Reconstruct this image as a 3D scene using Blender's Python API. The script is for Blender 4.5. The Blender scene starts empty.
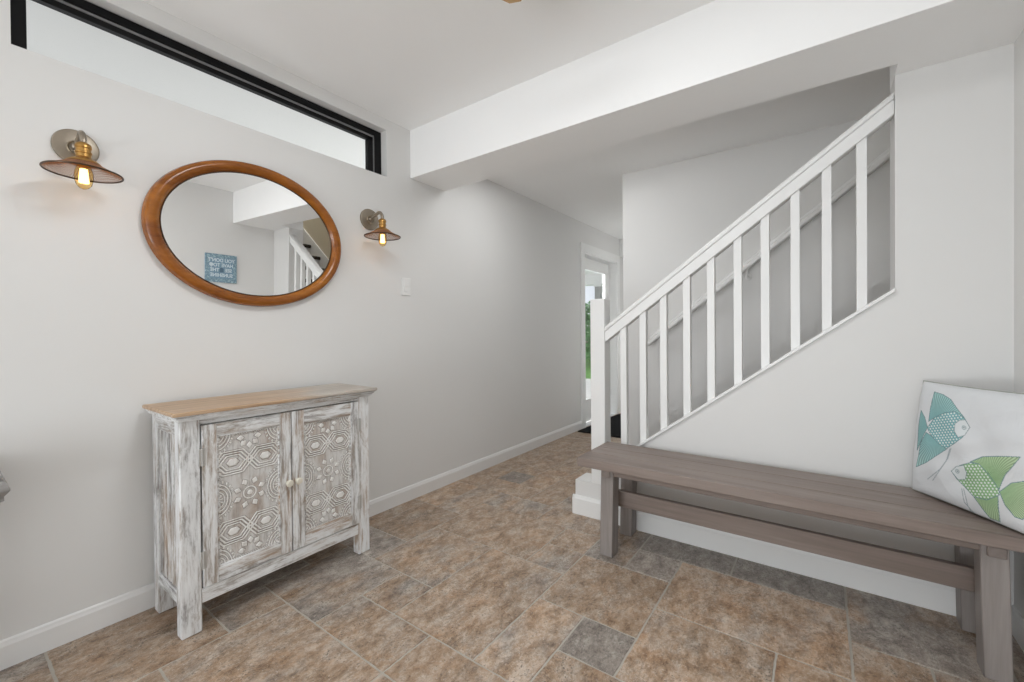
import bpy, bmesh, math, random
import numpy as np
from mathutils import Vector, Matrix
random.seed(7); np.random.seed(7)
PI = math.pi
COL = bpy.context.scene.collection

# ------------------------------------------------------------------ builders
class MB:
    def __init__(s): s.bm = bmesh.new()
    def _xf(s, vs, M):
        if M is not None:
            for v in vs: v.co = M @ v.co
    def box(s, x0, x1, y0, y1, z0, z1, bev=0.0, seg=1, M=None):
        bm = s.bm
        vs = [bm.verts.new((x, y, z)) for x in (x0, x1) for y in (y0, y1) for z in (z0, z1)]
        F = [(0,1,3,2),(4,6,7,5),(0,4,5,1),(2,3,7,6),(0,2,6,4),(1,5,7,3)]
        fs = [bm.faces.new([vs[i] for i in f]) for f in F]
        if bev > 0:
            es = list({e for f in fs for e in f.edges})
            r = bmesh.ops.bevel(bm, geom=es, offset=bev, segments=seg, affect='EDGES', profile=0.5)
            vs = list({v for f in r['faces'] for v in f.verts} | {v for v in vs if v.is_valid})
        s._xf(vs, M); return s
    def prism(s, pts, axis, a0, a1, bev=0.0, M=None):
        """extrude a 2-D outline along an axis (x: pts are (y,z); y: (x,z); z: (x,y))"""
        def P(p, a):
            return {'x': (a, p[0], p[1]), 'y': (p[0], a, p[1]), 'z': (p[0], p[1], a)}[axis]
        bm = s.bm
        A = [bm.verts.new(P(p, a0)) for p in pts]; B = [bm.verts.new(P(p, a1)) for p in pts]
        n = len(pts); fs = [bm.faces.new(A), bm.faces.new(B[::-1])]
        for i in range(n):
            fs.append(bm.faces.new((A[i], B[i], B[(i+1) % n], A[(i+1) % n])))
        vs = A + B
        bmesh.ops.recalc_face_normals(bm, faces=fs)
        if bev > 0:
            es = list({e for f in fs for e in f.edges})
            r = bmesh.ops.bevel(bm, geom=es, offset=bev, segments=1, affect='EDGES')
            vs = list({v for f in r['faces'] for v in f.verts} | {v for v in vs if v.is_valid})
        s._xf(vs, M); return s
    def lathe(s, prof, n=32, M=None, cap=True):
        """profile (r, z) turned about z"""
        bm = s.bm; rings = []; allv = []
        for r, z in prof:
            if r < 1e-6:
                v = bm.verts.new((0, 0, z)); rings.append([v]); allv.append(v)
            else:
                R = [bm.verts.new((r*math.cos(2*PI*i/n), r*math.sin(2*PI*i/n), z)) for i in range(n)]
                rings.append(R); allv += R
        for a, b in zip(rings, rings[1:]):
            for i in range(n):
                j = (i+1) % n
                if len(a) == 1 and len(b) == 1: continue
                if len(a) == 1: bm.faces.new((a[0], b[i], b[j]))
                elif len(b) == 1: bm.faces.new((a[i], b[0], a[j]))
                else: bm.faces.new((a[i], b[i], b[j], a[j]))
        if cap:
            for R in (rings[0], rings[-1]):
                if len(R) > 1: bm.faces.new(R)
        s._xf(allv, M); return s
    def tube(s, pts, r, n=10, closed=False, M=None):
        bm = s.bm; P = [Vector(p) for p in pts]; N = len(P); rings = []; allv = []
        up = Vector((0, 0, 1)); prev = None
        for i, p in enumerate(P):
            if closed: t = (P[(i+1) % N] - P[i-1])
            else: t = P[min(i+1, N-1)] - P[max(i-1, 0)]
            t.normalize()
            if prev is None:
                a = t.cross(up)
                if a.length < 1e-3: a = t.cross(Vector((1, 0, 0)))
                a.normalize()
            else:
                a = prev - t*prev.dot(t); a.normalize()
            prev = a; b = t.cross(a)
            rr = r[i] if isinstance(r, (list, tuple)) else r
            R = [bm.verts.new(p + a*rr*math.cos(2*PI*k/n) + b*rr*math.sin(2*PI*k/n)) for k in range(n)]
            rings.append(R); allv += R
        m = N if closed else N-1
        for i in range(m):
            A, B = rings[i], rings[(i+1) % N]
            for k in range(n): bm.faces.new((A[k], A[(k+1) % n], B[(k+1) % n], B[k]))
        if not closed: bm.faces.new(rings[0][::-1]); bm.faces.new(rings[-1])
        s._xf(allv, M); return s
    def quad(s, *p):
        s.bm.faces.new([s.bm.verts.new(q) for q in p]); return s

class Root:
    """remembers where a thing's base is so that meshes given in world metres can be parented to it"""
    def __init__(s, o, L): s.o = o; s.L = Vector(L)

def tagit(o, label=None, cat=None, group=None, kind=None):
    if label: o['label'] = label
    if cat: o['category'] = cat
    if group: o['group'] = group
    if kind: o['kind'] = kind

def thing(name, L, label, cat, group=None, rot=None):
    o = bpy.data.objects.new(name, None); COL.objects.link(o)
    o.empty_display_size = 0.05; o.location = L
    if rot: o.rotation_euler = rot
    tagit(o, label, cat, group)
    return Root(o, L)

def smooth(me, ang=40):
    for p in me.polygons: p.use_smooth = True
    try: me.set_sharp_from_angle(angle=math.radians(ang))
    except Exception: pass

def obj(name, mb, mat, parent=None, sm=True, kind=None, L=None, label=None, local=False):
    bm = mb.bm
    bmesh.ops.recalc_face_normals(bm, faces=bm.faces)
    par = None
    if isinstance(parent, Root): par = parent.o; off = parent.L
    elif isinstance(parent, tuple): par, off = parent[0], parent[1]
    elif parent is not None: par, off = parent, Vector((0, 0, 0))
    else: off = Vector(L) if L else Vector((0, 0, 0))
    if not local:
        for v in bm.verts: v.co -= off
    me = bpy.data.meshes.new(name); bm.to_mesh(me); bm.free()
    if sm: smooth(me)
    o = bpy.data.objects.new(name, me); COL.objects.link(o)
    me.materials.append(mat)
    if par: o.parent = par
    elif L: o.location = L
    if kind: o['kind'] = kind
    if label: o['label'] = label
    return o
def sub(o, root): return (o, root.L)

# ------------------------------------------------------------------ materials
def nodes(name):
    m = bpy.data.materials.new(name); m.use_nodes = True
    nt = m.node_tree; b = nt.nodes['Principled BSDF']
    return m, nt, b
def N(nt, t, **kw):
    n = nt.nodes.new(t)
    for k, v in kw.items():
        if k.startswith('i_'):
            key = k[2:]; key = int(key) if key.isdigit() else key
            n.inputs[key].default_value = v
        else: setattr(n, k, v)
    return n
def ramp(nt, fac, stops):
    r = nt.nodes.new('ShaderNodeValToRGB'); e = r.color_ramp.elements
    while len(e) > 1: e.remove(e[-1])
    e[0].position = stops[0][0]; e[0].color = (*stops[0][1], 1) if len(stops[0][1]) == 3 else stops[0][1]
    for p, c in stops[1:]:
        x = e.new(p); x.color = (*c, 1)
    nt.links.new(fac, r.inputs[0]); return r.outputs[0]
def g3(v): return (v, v, v)
def noise(nt, vec, scale, detail=4, rough=.6, dist=0.0):
    n = N(nt, 'ShaderNodeTexNoise'); n.inputs['Scale'].default_value = scale
    n.inputs['Detail'].default_value = detail; n.inputs['Roughness'].default_value = rough
    n.inputs['Distortion'].default_value = dist
    nt.links.new(vec, n.inputs['Vector']); return n.outputs[0]
def objvec(nt, scale=(1, 1, 1), loc=(0, 0, 0)):
    tc = N(nt, 'ShaderNodeTexCoord'); mp = N(nt, 'ShaderNodeMapping')
    mp.inputs['Scale'].default_value = scale; mp.inputs['Location'].default_value = loc
    nt.links.new(tc.outputs['Object'], mp.inputs['Vector']); return mp.outputs[0]
def mix(nt, fac, a, b, mode='MIX'):
    m = N(nt, 'ShaderNodeMix', data_type='RGBA', blend_type=mode)
    for s, v in ((0, fac), (6, a), (7, b)):
        if isinstance(v, (int, float)): m.inputs[s].default_value = v
        elif isinstance(v, tuple): m.inputs[s].default_value = (*v, 1) if len(v) == 3 else v
        else: nt.links.new(v, m.inputs[s])
    return m.outputs[2]
def bump(nt, b, h, strength=.2, dist=.002):
    n = N(nt, 'ShaderNodeBump'); n.inputs['Strength'].default_value = strength; n.inputs['Distance'].default_value = dist
    nt.links.new(h, n.inputs['Height']); nt.links.new(n.outputs[0], b.inputs['Normal'])

def paint(name, c, rough=.6, bs=.08):
    m, nt, b = nodes(name); v = objvec(nt)
    n = noise(nt, v, 3, 3)
    nt.links.new(mix(nt, n, tuple(x*.985 for x in c), tuple(min(1, x*1.015) for x in c)), b.inputs['Base Color'])
    b.inputs['Roughness'].default_value = rough
    bump(nt, b, noise(nt, v, 350, 2), bs, .0005); return m
def plain(name, c, rough=.5, metal=0.0, spec=.5, var=.1, vs=30):
    m, nt, b = nodes(name); v = objvec(nt)
    n = noise(nt, v, vs, 4)
    nt.links.new(mix(nt, n, tuple(x*(1-var) for x in c), tuple(min(1, x*(1+var)) for x in c)), b.inputs['Base Color'])
    b.inputs['Roughness'].default_value = rough; b.inputs['Metallic'].default_value = metal
    b.inputs['Specular IOR Level'].default_value = spec; return m
def wood(name, c1, c2, c3, axis='x', rough=.45, fine=60, coarse=9, stretch=.05, bs=.15):
    m, nt, b = nodes(name)
    s = [1, 1, 1]; s['xyz'.index(axis)] = stretch
    v = objvec(nt, tuple(s)); v2 = objvec(nt, tuple([q if q == 1 else .09 for q in s]), (3, 5, 1))
    f = noise(nt, v, fine, 6, .65, .3); c = noise(nt, v2, coarse, 4, .6, .6)
    a = ramp(nt, f, [(.3, c1), (.55, c2), (.75, c3)])
    d = ramp(nt, c, [(.3, c1), (.5, c2), (.7, c3)])
    nt.links.new(mix(nt, .5, a, d), b.inputs['Base Color'])
    b.inputs['Roughness'].default_value = rough; bump(nt, b, f, bs, .001); return m
def distress(name, axis, off=(0, 0, 0), brown=0.0):
    """white paint rubbed thin along the grain so that grey and brown wood shows"""
    m, nt, b = nodes(name)
    s = [1, 1, 1]; s['xyz'.index(axis)] = .07
    v = objvec(nt, tuple(s), off); s2 = [1, 1, 1]; s2['xyz'.index(axis)] = .25
    w = objvec(nt, tuple(s2), off)
    f = noise(nt, v, 95, 6, .75, .2); c = noise(nt, w, 26, 6, .72, .6); d = noise(nt, w, 9, 3, .6, .3)
    mn = N(nt, 'ShaderNodeMath', operation='MULTIPLY_ADD'); mn.inputs[1].default_value = .5
    nt.links.new(f, mn.inputs[0]); m2 = N(nt, 'ShaderNodeMath', operation='MULTIPLY'); m2.inputs[1].default_value = .5
    nt.links.new(c, m2.inputs[0]); nt.links.new(m2.outputs[0], mn.inputs[2])
    under = ramp(nt, d, [(.38, (.26, .245, .235)), (.52, (.33, .28, .235)), (.66, (.42, .31, .225))])
    mask = ramp(nt, mn.outputs[0], [(.40+brown, g3(1)), (.45+brown, g3(.6)), (.50+brown, g3(.16)), (.58+brown, g3(0))])
    white = mix(nt, c, (.68, .69, .70), (.86, .87, .87))
    nt.links.new(mix(nt, mask, white, under), b.inputs['Base Color'])
    b.inputs['Roughness'].default_value = .62; bump(nt, b, mn.outputs[0], .35, .0015); return m

def emis(name, c, s):
    m, nt, b = nodes(name)
    b.inputs['Emission Color'].default_value = (*c, 1); b.inputs['Emission Strength'].default_value = s
    b.inputs['Base Color'].default_value = (*c, 1); return m
def glass(name, tint=(1, 1, 1), refl=.08):
    m = bpy.data.materials.new(name); m.use_nodes = True; nt = m.node_tree; nt.nodes.clear()
    o = N(nt, 'ShaderNodeOutputMaterial'); t = N(nt, 'ShaderNodeBsdfTransparent'); t.inputs[0].default_value = (*tint, 1)
    g = N(nt, 'ShaderNodeBsdfGlossy'); g.inputs['Roughness'].default_value = .02
    x = N(nt, 'ShaderNodeMixShader'); fr = N(nt, 'ShaderNodeLayerWeight'); fr.inputs['Blend'].default_value = refl
    nt.links.new(fr.outputs['Fresnel'], x.inputs[0]); nt.links.new(t.outputs[0], x.inputs[1]); nt.links.new(g.outputs[0], x.inputs[2])
    nt.links.new(x.outputs[0], o.inputs[0]); return m

WALLC = (.745, .74, .727)
M_wall = paint('wall_paint', WALLC, .55)
M_ceil = paint('ceiling_paint', (.94, .94, .935), .8)
M_taupe = paint('lower_stair_wall_paint', (.75, .745, .735), .6)
M_tan = paint('upper_stair_wall_paint', (.56, .50, .38), .7)
M_trim = paint('white_trim_paint', (.84, .84, .83), .35, .03)
M_base = paint('baseboard_paint', (.77, .765, .755), .4, .03)
M_black = plain('black_metal_frame', (.004, .004, .0045), .4, 0, .2)
M_track = plain('frame_groove_grey', (.22, .22, .22), .4, 0)
M_glass = glass('window_glass')
M_mirror, nt, b = nodes('mirror_silvering')
b.inputs['Base Color'].default_value = (.99, .99, .985, 1); b.inputs['Metallic'].default_value = 1; b.inputs['Roughness'].default_value = .0
M_mirrorwood = wood('polished_brown_wood', (.13, .033, .004), (.30, .095, .010), (.44, .17, .022), 'y', .22, 40, 8, .25, .05)
M_benchx = wood('grey_brown_bench_wood', (.15, .115, .098), (.235, .185, .16), (.33, .275, .245), 'x', .42)
M_benchz = wood('grey_bench_leg_wood', (.20, .175, .162), (.285, .255, .24), (.36, .33, .31), 'z', .5)
M_benchy = wood('grey_bench_crosspiece_wood', (.18, .145, .13), (.25, .21, .19), (.31, .27, .25), 'y', .5)
M_dz = distress('whitewashed_wood_upright', 'z', (0, 0, 0), .005)
M_dz2 = distress('whitewashed_wood_side', 'z', (3, 1, 0), .045)
M_dy = distress('whitewashed_wood_rail', 'y', (1, 0, 2), .0)
M_dyb = distress('whitewashed_wood_door_rail', 'y', (5, 3, 2), .03)
M_dx = distress('whitewashed_wood_side_rail', 'x', (5, 3, 2), .03)
M_dzb = distress('whitewashed_wood_door_stile', 'z', (2, 7, 0), .03)
M_bronze = plain('aged_bronze', (.30, .25, .18), .38, .85)
M_nickel = plain('brushed_bronze_backplate', (.31, .265, .21), .36, .75)
M_brass = plain('antique_brass', (.46, .26, .08), .34, .95)
M_rim = plain('dark_bronze_rim', (.09, .055, .035), .35, .8)
M_copper = plain('copper_mesh', (.42, .22, .13), .35, .85)
M_fil = emis('hot_filament', (1.0, .72, .32), 4.5)
M_amber = glass('amber_bulb_glass', (1.0, .86, .58), .04)
M_switch = plain('white_plastic', (.80, .80, .79), .35, 0, .5, .01)
M_mat = plain('black_doormat_fibre', (.012, .012, .013), .95, 0, .1, .4, 300)
M_dark = plain('dark_carpet', (.055, .045, .038), .95, 0, .1, .3, 200)
M_grout = plain('pale_grout', (.46, .43, .38), .8, 0, .3, .12, 60)
M_greywood = wood('grey_console_wood', (.19, .18, .17), (.30, .29, .28), (.42, .41, .39), 'y', .5)
M_hinge = plain('painted_hinge_metal', (.50, .49, .47), .45, .4)
M_bone = plain('cream_bone_knob', (.70, .66, .56), .35, 0, .5, .08)

# floor tile material, per-tile tint kept in a colour attribute
M_tile, nt, b = nodes('tumbled_stone_tile')
at = N(nt, 'ShaderNodeAttribute', attribute_name='tile')
sp = N(nt, 'ShaderNodeSeparateColor'); nt.links.new(at.outputs['Color'], sp.inputs[0])
tc = N(nt, 'ShaderNodeTexCoord'); ad = N(nt, 'ShaderNodeVectorMath', operation='MULTIPLY_ADD')
ad.inputs[1].default_value = (1, 1, 1)
sc7 = N(nt, 'ShaderNodeVectorMath', operation='SCALE'); sc7.inputs['Scale'].default_value = 9
nt.links.new(at.outputs['Color'], sc7.inputs[0]); nt.links.new(tc.outputs['Object'], ad.inputs[0]); nt.links.new(sc7.outputs[0], ad.inputs[2])
V = ad.outputs[0]
mp = N(nt, 'ShaderNodeMapping'); mp.inputs['Rotation'].default_value = (0, 0, .5); mp.inputs['Scale'].default_value = (1, .55, 1)
nt.links.new(V, mp.inputs['Vector']); VV = mp.outputs[0]
n1 = noise(nt, VV, 5.0, 5, .62, .25); n2 = noise(nt, VV, 18, 12, .82, .12); n3 = noise(nt, V, 75, 8, .95)
tan = ramp(nt, n2, [(.36, (.18, .11, .068)), (.46, (.36, .25, .165)), (.54, (.46, .36, .28)), (.64, (.58, .50, .42))])
gry = ramp(nt, n2, [(.36, (.165, .135, .112)), (.46, (.30, .255, .22)), (.54, (.41, .36, .315)), (.64, (.56, .515, .46))])
f1 = N(nt, 'ShaderNodeMath', operation='ADD'); nt.links.new(n1, f1.inputs[0]); nt.links.new(sp.outputs[0], f1.inputs[1])
fm = ramp(nt, f1.outputs[0], [(.84, g3(0)), (1.16, g3(1))])
rust = ramp(nt, n2, [(.36, (.20, .10, .05)), (.50, (.44, .26, .14)), (.64, (.58, .40, .26))])
tan = mix(nt, ramp(nt, noise(nt, V, 5.5, 6, .7), [(.50, g3(0)), (.64, g3(.5))]), tan, rust)
base = mix(nt, fm, gry, tan)
pat = ramp(nt, noise(nt, VV, 8, 6, .7, .2), [(.36, g3(.78)), (.47, g3(1)), (.60, g3(1.0))])
base = mix(nt, 1.0, base, pat, 'MULTIPLY')
# pits, cracks and pale mineral flecks
vo = N(nt, 'ShaderNodeTexVoronoi', feature='F1'); vo.inputs['Scale'].default_value = 85; nt.links.new(V, vo.inputs['Vector'])
pitm = ramp(nt, noise(nt, VV, 9, 5, .7), [(.50, g3(0)), (.60, g3(1))])
pit = ramp(nt, vo.outputs['Distance'], [(.16, g3(.28)), (.34, g3(1))])
base = mix(nt, pitm, base, mix(nt, .85, base, pit, 'MULTIPLY'))
dk = ramp(nt, n3, [(.38, g3(.22)), (.47, g3(1)), (.62, g3(1))])
base = mix(nt, .9, base, dk, 'MULTIPLY')
vein = ramp(nt, noise(nt, VV, 6, 10, .78, .5), [(.475, g3(1)), (.493, g3(.35)), (.500, g3(.30)), (.512, g3(1))])
base = mix(nt, .55, base, vein, 'MULTIPLY')
lt = ramp(nt, noise(nt, V, 60, 8, .95), [(.560, g3(0)), (.615, g3(.85))])
base = mix(nt, lt, base, (.64, .58, .51))
br = N(nt, 'ShaderNodeMath', operation='MULTIPLY_ADD'); nt.links.new(sp.outputs[1], br.inputs[0]); br.inputs[1].default_value = .50; br.inputs[2].default_value = .80
cb = N(nt, 'ShaderNodeCombineColor')
for i in range(3): nt.links.new(br.outputs[0], cb.inputs[i])
base = mix(nt, 1.0, base, cb.outputs[0], 'MULTIPLY')
nt.links.new(base, b.inputs['Base Color'])
rr = ramp(nt, n2, [(.3, g3(.30)), (.7, g3(.50))]); nt.links.new(rr, b.inputs['Roughness'])
b.inputs['Specular IOR Level'].default_value = .45
hh = mix(nt, .5, n2, n3); bump(nt, b, hh, .5, .004)

# ------------------------------------------------------------------ the room
WX = -2.243; KY = 2.36; RX = .581; XJ = .253; ZS = 2.17; ZC = 2.492; YB = -3.4; YE = 5.9; HC = 2.40
def struct(name, mb, mat, sm=False): return obj(name, mb, mat, None, sm, 'structure')

# floor: grout bed with stone tiles of mixed sizes, one mesh
TX0, TY0, TMX, TMY = -1.805, .876, .2100, .2122
fixed = [(0,2,2,4),(1,1,2,2),(-1,0,1,2),(1,0,3,1),(0,-2,3,0),(-1,-1,0,0),(-3,-3,0,-1),(0,4,3,6),(3,4,4,5),(2,1,4,4),
         (4,3,6,5),(4,1,5,3),(5,2,6,3),(5,0,7,2),(6,4,9,6),(6,2,8,4),(8,2,9,4),(9,5,11,7),(9,3,10,5),(10,3,13,5),(4,5,5,7),
         (5,5,6,6),(5,6,7,8),(7,6,9,8),(-1,8,0,9),(-3,3,0,5),(-3,5,-1,7),(-1,5,0,7),(-3,2,0,3),(-1,-5,0,-3),(3,0,5,1),(3,-2,5,0),(-1,7,1,8),(0,6,2,7),(2,6,4,8),(1,7,2,9)]
occ = {}; tiles = []
def put(t):
    for i in range(t[0], t[2]):
        for j in range(t[1], t[3]):
            if (i, j) in occ: return False
    for i in range(t[0], t[2]):
        for j in range(t[1], t[3]): occ[(i, j)] = 1
    tiles.append(t); return True
for t in fixed:
    if not put(t): print('tile overlap', t)
rt = random.Random(3)
for j in range(-22, 26):
    for i in range(-3, 15):
        if (i, j) in occ: continue
        opts = [(3,2),(2,2),(2,3),(2,1),(1,2),(2,2)]; rt.shuffle(opts)
        for w, h in opts + [(1, 1)]:
            if put((i, j, i+w, j+h)): break
tint = {(0,2,2,4):(.46,.50),(1,1,2,2):(.5,.35),(-1,0,1,2):(.38,.40),(1,0,3,1):(.45,.45),(0,-2,3,0):(.48,.55),(-1,-1,0,0):(.45,.3),
        (-3,-3,0,-1):(.62,.35),(0,4,3,6):(.62,.5),(3,4,4,5):(.45,.5),(2,1,4,4):(.56,.55),(4,3,6,5):(.75,.45),(4,1,5,3):(.42,.8),
        (5,2,6,3):(.05,.22),(5,0,7,2):(.6,.55),(6,4,9,6):(.50,.85),(6,2,8,4):(.62,.75),(8,2,9,4):(.6,.7),(9,5,11,7):(.4,.45),(9,3,10,5):(.6,.5),
        (5,5,6,6):(.15,.65),(4,5,5,7):(.35,.35),(5,6,7,8):(.05,.2),(7,6,9,8):(.05,.2),(-1,8,0,9):(.35,.0),(-3,3,0,5):(.6,.15)}
bm = bmesh.new(); lay = bm.loops.layers.float_color.new('tile')
yf1 = YE + .05; xf0, xf1, yf0 = -2.25, 3.3, YB - .05
gr = .003
for t in tiles:
    x0, y0, x1, y1 = TX0+t[0]*TMX, TY0+t[1]*TMY, TX0+t[2]*TMX, TY0+t[3]*TMY
    x0 = max(x0, xf0); y0 = max(y0, yf0); x1 = min(x1, xf1); y1 = min(y1, yf1)
    if x1-x0 < .02 or y1-y0 < .02: continue
    far = TY0 + t[1]*TMY > 2.3 and t[0] < 4
    c = tint.get(t, (rt.uniform(.62, .8) if far else rt.uniform(.3, .65), rt.uniform(.3, .7)))
    col = (c[0], c[1], rt.random(), 1)
    pts = []
    def edge(ax, ay, bx, by):
        n = max(2, int(math.hypot(bx-ax, by-ay)/.022))
        for k in range(n):
            f = k/n; j1 = 0 if k == 0 else rt.uniform(-.0013, .0013)
            dx, dy = bx-ax, by-ay; L = math.hypot(dx, dy)
            pts.append((ax+dx*f - dy/L*j1, ay+dy*f + dx/L*j1))
    a0, b0, a1, b1 = x0+gr, y0+gr, x1-gr, y1-gr
    edge(a0, b0, a1, b0); edge(a1, b0, a1, b1); edge(a1, b1, a0, b1); edge(a0, b1, a0, b0)
    cxx, cyy = (a0+a1)/2, (b0+b1)/2
    top = [bm.verts.new((cxx+(p[0]-cxx)*(1-.003/(a1-a0)), cyy+(p[1]-cyy)*(1-.003/(b1-b0)), 0)) for p in pts]
    low = [bm.verts.new((p[0], p[1], -.004)) for p in pts]
    fs = [bm.faces.new(top)]
    for k in range(len(pts)):
        kk = (k+1) % len(pts); fs.append(bm.faces.new((low[k], low[kk], top[kk], top[k])))
    for f in fs:
        f.material_index = 0
        for l in f.loops: l[lay] = col
gv = [bm.verts.new(p) for p in ((xf0, yf0, -.0022), (xf1, yf0, -.0022), (xf1, yf1, -.0022), (xf0, yf1, -.0022))]
gf = bm.faces.new(gv); gf.material_index = 1
gv2 = [bm.verts.new((v.co.x, v.co.y, -.12)) for v in gv]
f = bm.faces.new(gv2[::-1]); f.material_index = 1
for k in range(4):
    f = bm.faces.new((gv[k], gv2[k], gv2[(k+1) % 4], gv[(k+1) % 4])); f.material_index = 1
me = bpy.data.meshes.new('floor'); bm.to_mesh(me); bm.free()
me.materials.append(M_tile); me.materials.append(M_grout)
fo = bpy.data.objects.new('floor', me); COL.objects.link(fo); fo['kind'] = 'structure'

# left wall with the high window opening and the hall door opening
WY0, WY1, WZ0, WZ1 = .185, 1.748, 2.124, 2.422
DY0, DY1, DZ = 4.545, 5.525, 2.06
T = .16; X0, X1 = WX-T, WX
m = MB()
m.box(X0, X1, YB-.2, WY0, 0, 3.0)
m.box(X0, X1, WY0, WY1, 0, WZ0); m.box(X0, X1, WY0, WY1, WZ1, 3.0)
m.box(X0, X1, WY1, DY0, 0, 3.0); m.box(X0, X1, DY0, DY1, DZ, 3.0); m.box(X0, X1, DY1, YE+.2, 0, 3.0)
struct('wall_left', m, M_wall)
# right wall, back wall (glazed entrance behind the viewer), hall end wall
m = MB(); m.box(RX, RX+.15, YB-.2, KY+.155, 0, 3.0); struct('wall_right', m, M_wall)
BX0, BX1, BZ1 = -1.95, .35, 2.2
m = MB(); m.box(WX, BX0, YB-.15, YB, 0, 3.0); m.box(BX1, RX, YB-.15, YB, 0, 3.0); m.box(BX0, BX1, YB-.15, YB, BZ1, 3.0); m.box(BX0, BX1, YB-.15, YB, 0, .12)
struct('wall_back', m, M_wall)
m = MB()
for x in (BX0, (2*BX0+BX1)/3-.03, (BX0+2*BX1)/3-.03, BX1-.06): m.box(x, x+.06, YB-.11, YB-.05, .12, BZ1, .004)
for z in (.12, BZ1-.06): m.box(BX0, BX1, YB-.105, YB-.055, z, z+.06, .004)
w2 = struct('window_2', m, M_trim)
m = MB(); m.box(BX0+.05, BX1-.05, YB-.083, YB-.077, .17, BZ1-.05); g2 = obj('pane', m, M_glass, w2); g2['kind'] = 'structure'
m = MB(); m.box(WX-.1, 1.0, YE, YE+.12, 0, 3.0); struct('wall_end', m, M_wall)

# stair side wall: sloping knee wall and the full-height part right of the opening, one face
SL = .746
def capz(x): return .476 + SL*(x+.841)
m = MB()
ol = [(-1.231, 0), (RX, 0), (RX, ZS-.0004), (XJ, ZS-.0004), (XJ, capz(XJ)-.016), (-1.035, capz(-1.035)-.016), (-1.12, .207), (-1.231, .207)]
m.prism(ol, 'y', KY, KY+.155)
struct('wall_stair_side', m, M_wall)
# beam dropped below the ceiling
m = MB(); m.box(WX, RX, 1.94, 2.27, ZS, 2.9, .002)
m.box(XJ, RX, 2.268, KY+.156, ZS, 2.9); struct('trim_1', m, M_ceil)
# ceilings
FYC = 3.36
m = MB(); m.box(WX-.05, RX+.1, YB-.1, 1.95, ZC, 2.9); struct('ceiling', m, M_ceil)
m = MB(); m.box(WX-.05, -1.08, 2.26, YE+.1, HC, 2.9); m.box(-1.08, .45, 2.26, FYC, HC, 2.9); m.box(-1.09, 1.0, 3.5, YE+.1, HC, 2.9); struct('ceiling_hall', m, M_ceil)
# stairwell shell
FY = 3.35; FX = -1.30
RZ = lambda x: 1.052 + .783*(x+1.06)       # centre line of the wall handrail
def band(x0, x1): return [(x0, 0), (x1, 0), (x1, RZ(x1)), (x0, RZ(x0))]
m = MB(); m.prism([(FX, RZ(FX)), (.5, RZ(.5)), (.5, 5.0), (-1.08, 5.0), (-1.08, HC+.45), (FX, HC+.45)], 'y', FY, FY+.12)
m.box(FX, FX+.12, FY+.12, YE, 0, HC+.1)
struct('wall_stair_far', m, M_wall)
m = MB(); m.prism([(FX, 0), (.5, 0), (.5, RZ(.5)), (FX, RZ(FX))], 'y', FY, FY+.12); struct('wall_stair_lower', m, M_taupe)
m = MB(); m.box(.5, 3.2, FY, FY+.12, 0, 5.0); struct('wall_stair_upper', m, M_tan)
m = MB(); m.box(.33, .45, 2.27, FY+.1, 2.9, 5.0); m.box(.33, 3.2, 2.15, 2.27, 2.9, 5.0); m.box(3.2, 3.32, 2.15, FY+.12, 0, 5.0)
m.box(RX+.15, 3.2, 2.36, 2.515, 0, 2.9)
struct('wall_upstairs', m, M_wall)
m = MB(); m.box(.33, 3.32, 2.15, FY+.12, 5.0, 5.1); struct('ceiling_stairwell', m, M_ceil)

# baseboards
def bbprof(h, t): return [(0, 0), (t, 0), (t, h-.02), (t*.75, h-.012), (t*.6, h-.004), (t*.3, h), (0, h)]
m = MB(); m.prism([(WX+p[0], p[1]) for p in bbprof(.095, .013)], 'y', YB, DY0-.1); m.prism([(WX+p[0], p[1]) for p in bbprof(.095, .013)], 'y', DY1+.1, YE)
struct('baseboard_left', m, M_base)
m = MB(); m.prism([(KY-p[0], p[1]) for p in bbprof(.115, .015)], 'x', -1.246, RX-.013)
m.prism([(-1.231-p[0], p[1]) for p in bbprof(.115, .015)], 'y', KY-.014, KY+.155)
struct('baseboard_stair_side', m, M_trim)
m = MB(); m.prism([(RX-p[0], p[1]) for p in bbprof(.095, .013)], 'y', YB, KY); struct('baseboard_right', m, M_trim)
m = MB(); m.prism([(YB+p[0], p[1]) for p in bbprof(.095, .013)], 'x', WX+.013, RX-.013); struct('baseboard_back', m, M_trim)

# high window in the left wall
XF = WX - .055
w1 = MB()
w1.box(XF-.05, XF, WY0, WY0+.042, WZ0+.002, WZ1-.002, .002); w1.box(XF-.05, XF, WY1-.046, WY1, WZ0+.002, WZ1-.002, .002)
w1.box(XF-.05, XF, WY0+.04, WY1-.044, WZ1-.036, WZ1-.002, .002); w1.box(XF-.05, XF, WY0+.04, WY1-.044, WZ0+.002, WZ0+.018, .002)
w1.box(XF-.045, XF-.014, WY0+.04, WY1-.05, WZ1-.068, WZ1-.044, .002); w1.box(XF-.045, XF-.014, WY1-.09, WY1-.052, WZ0+.018, WZ1-.044, .002)
w1 = struct('window_1', w1, M_black)
m = MB(); m.box(XF-.047, XF-.01, WY0+.042, WY1-.048, WZ1-.046, WZ1-.034); m.box(XF-.047, XF-.01, WY1-.053, WY1-.045, WZ0+.018, WZ1-.04)
obj('track', m, M_track, w1, False, 'structure')
m = MB(); m.box(XF-.033, XF-.029, WY0+.03, WY1-.08, WZ0+.01, WZ1-.06); obj('pane', m, M_glass, w1, False, 'structure')

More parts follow.
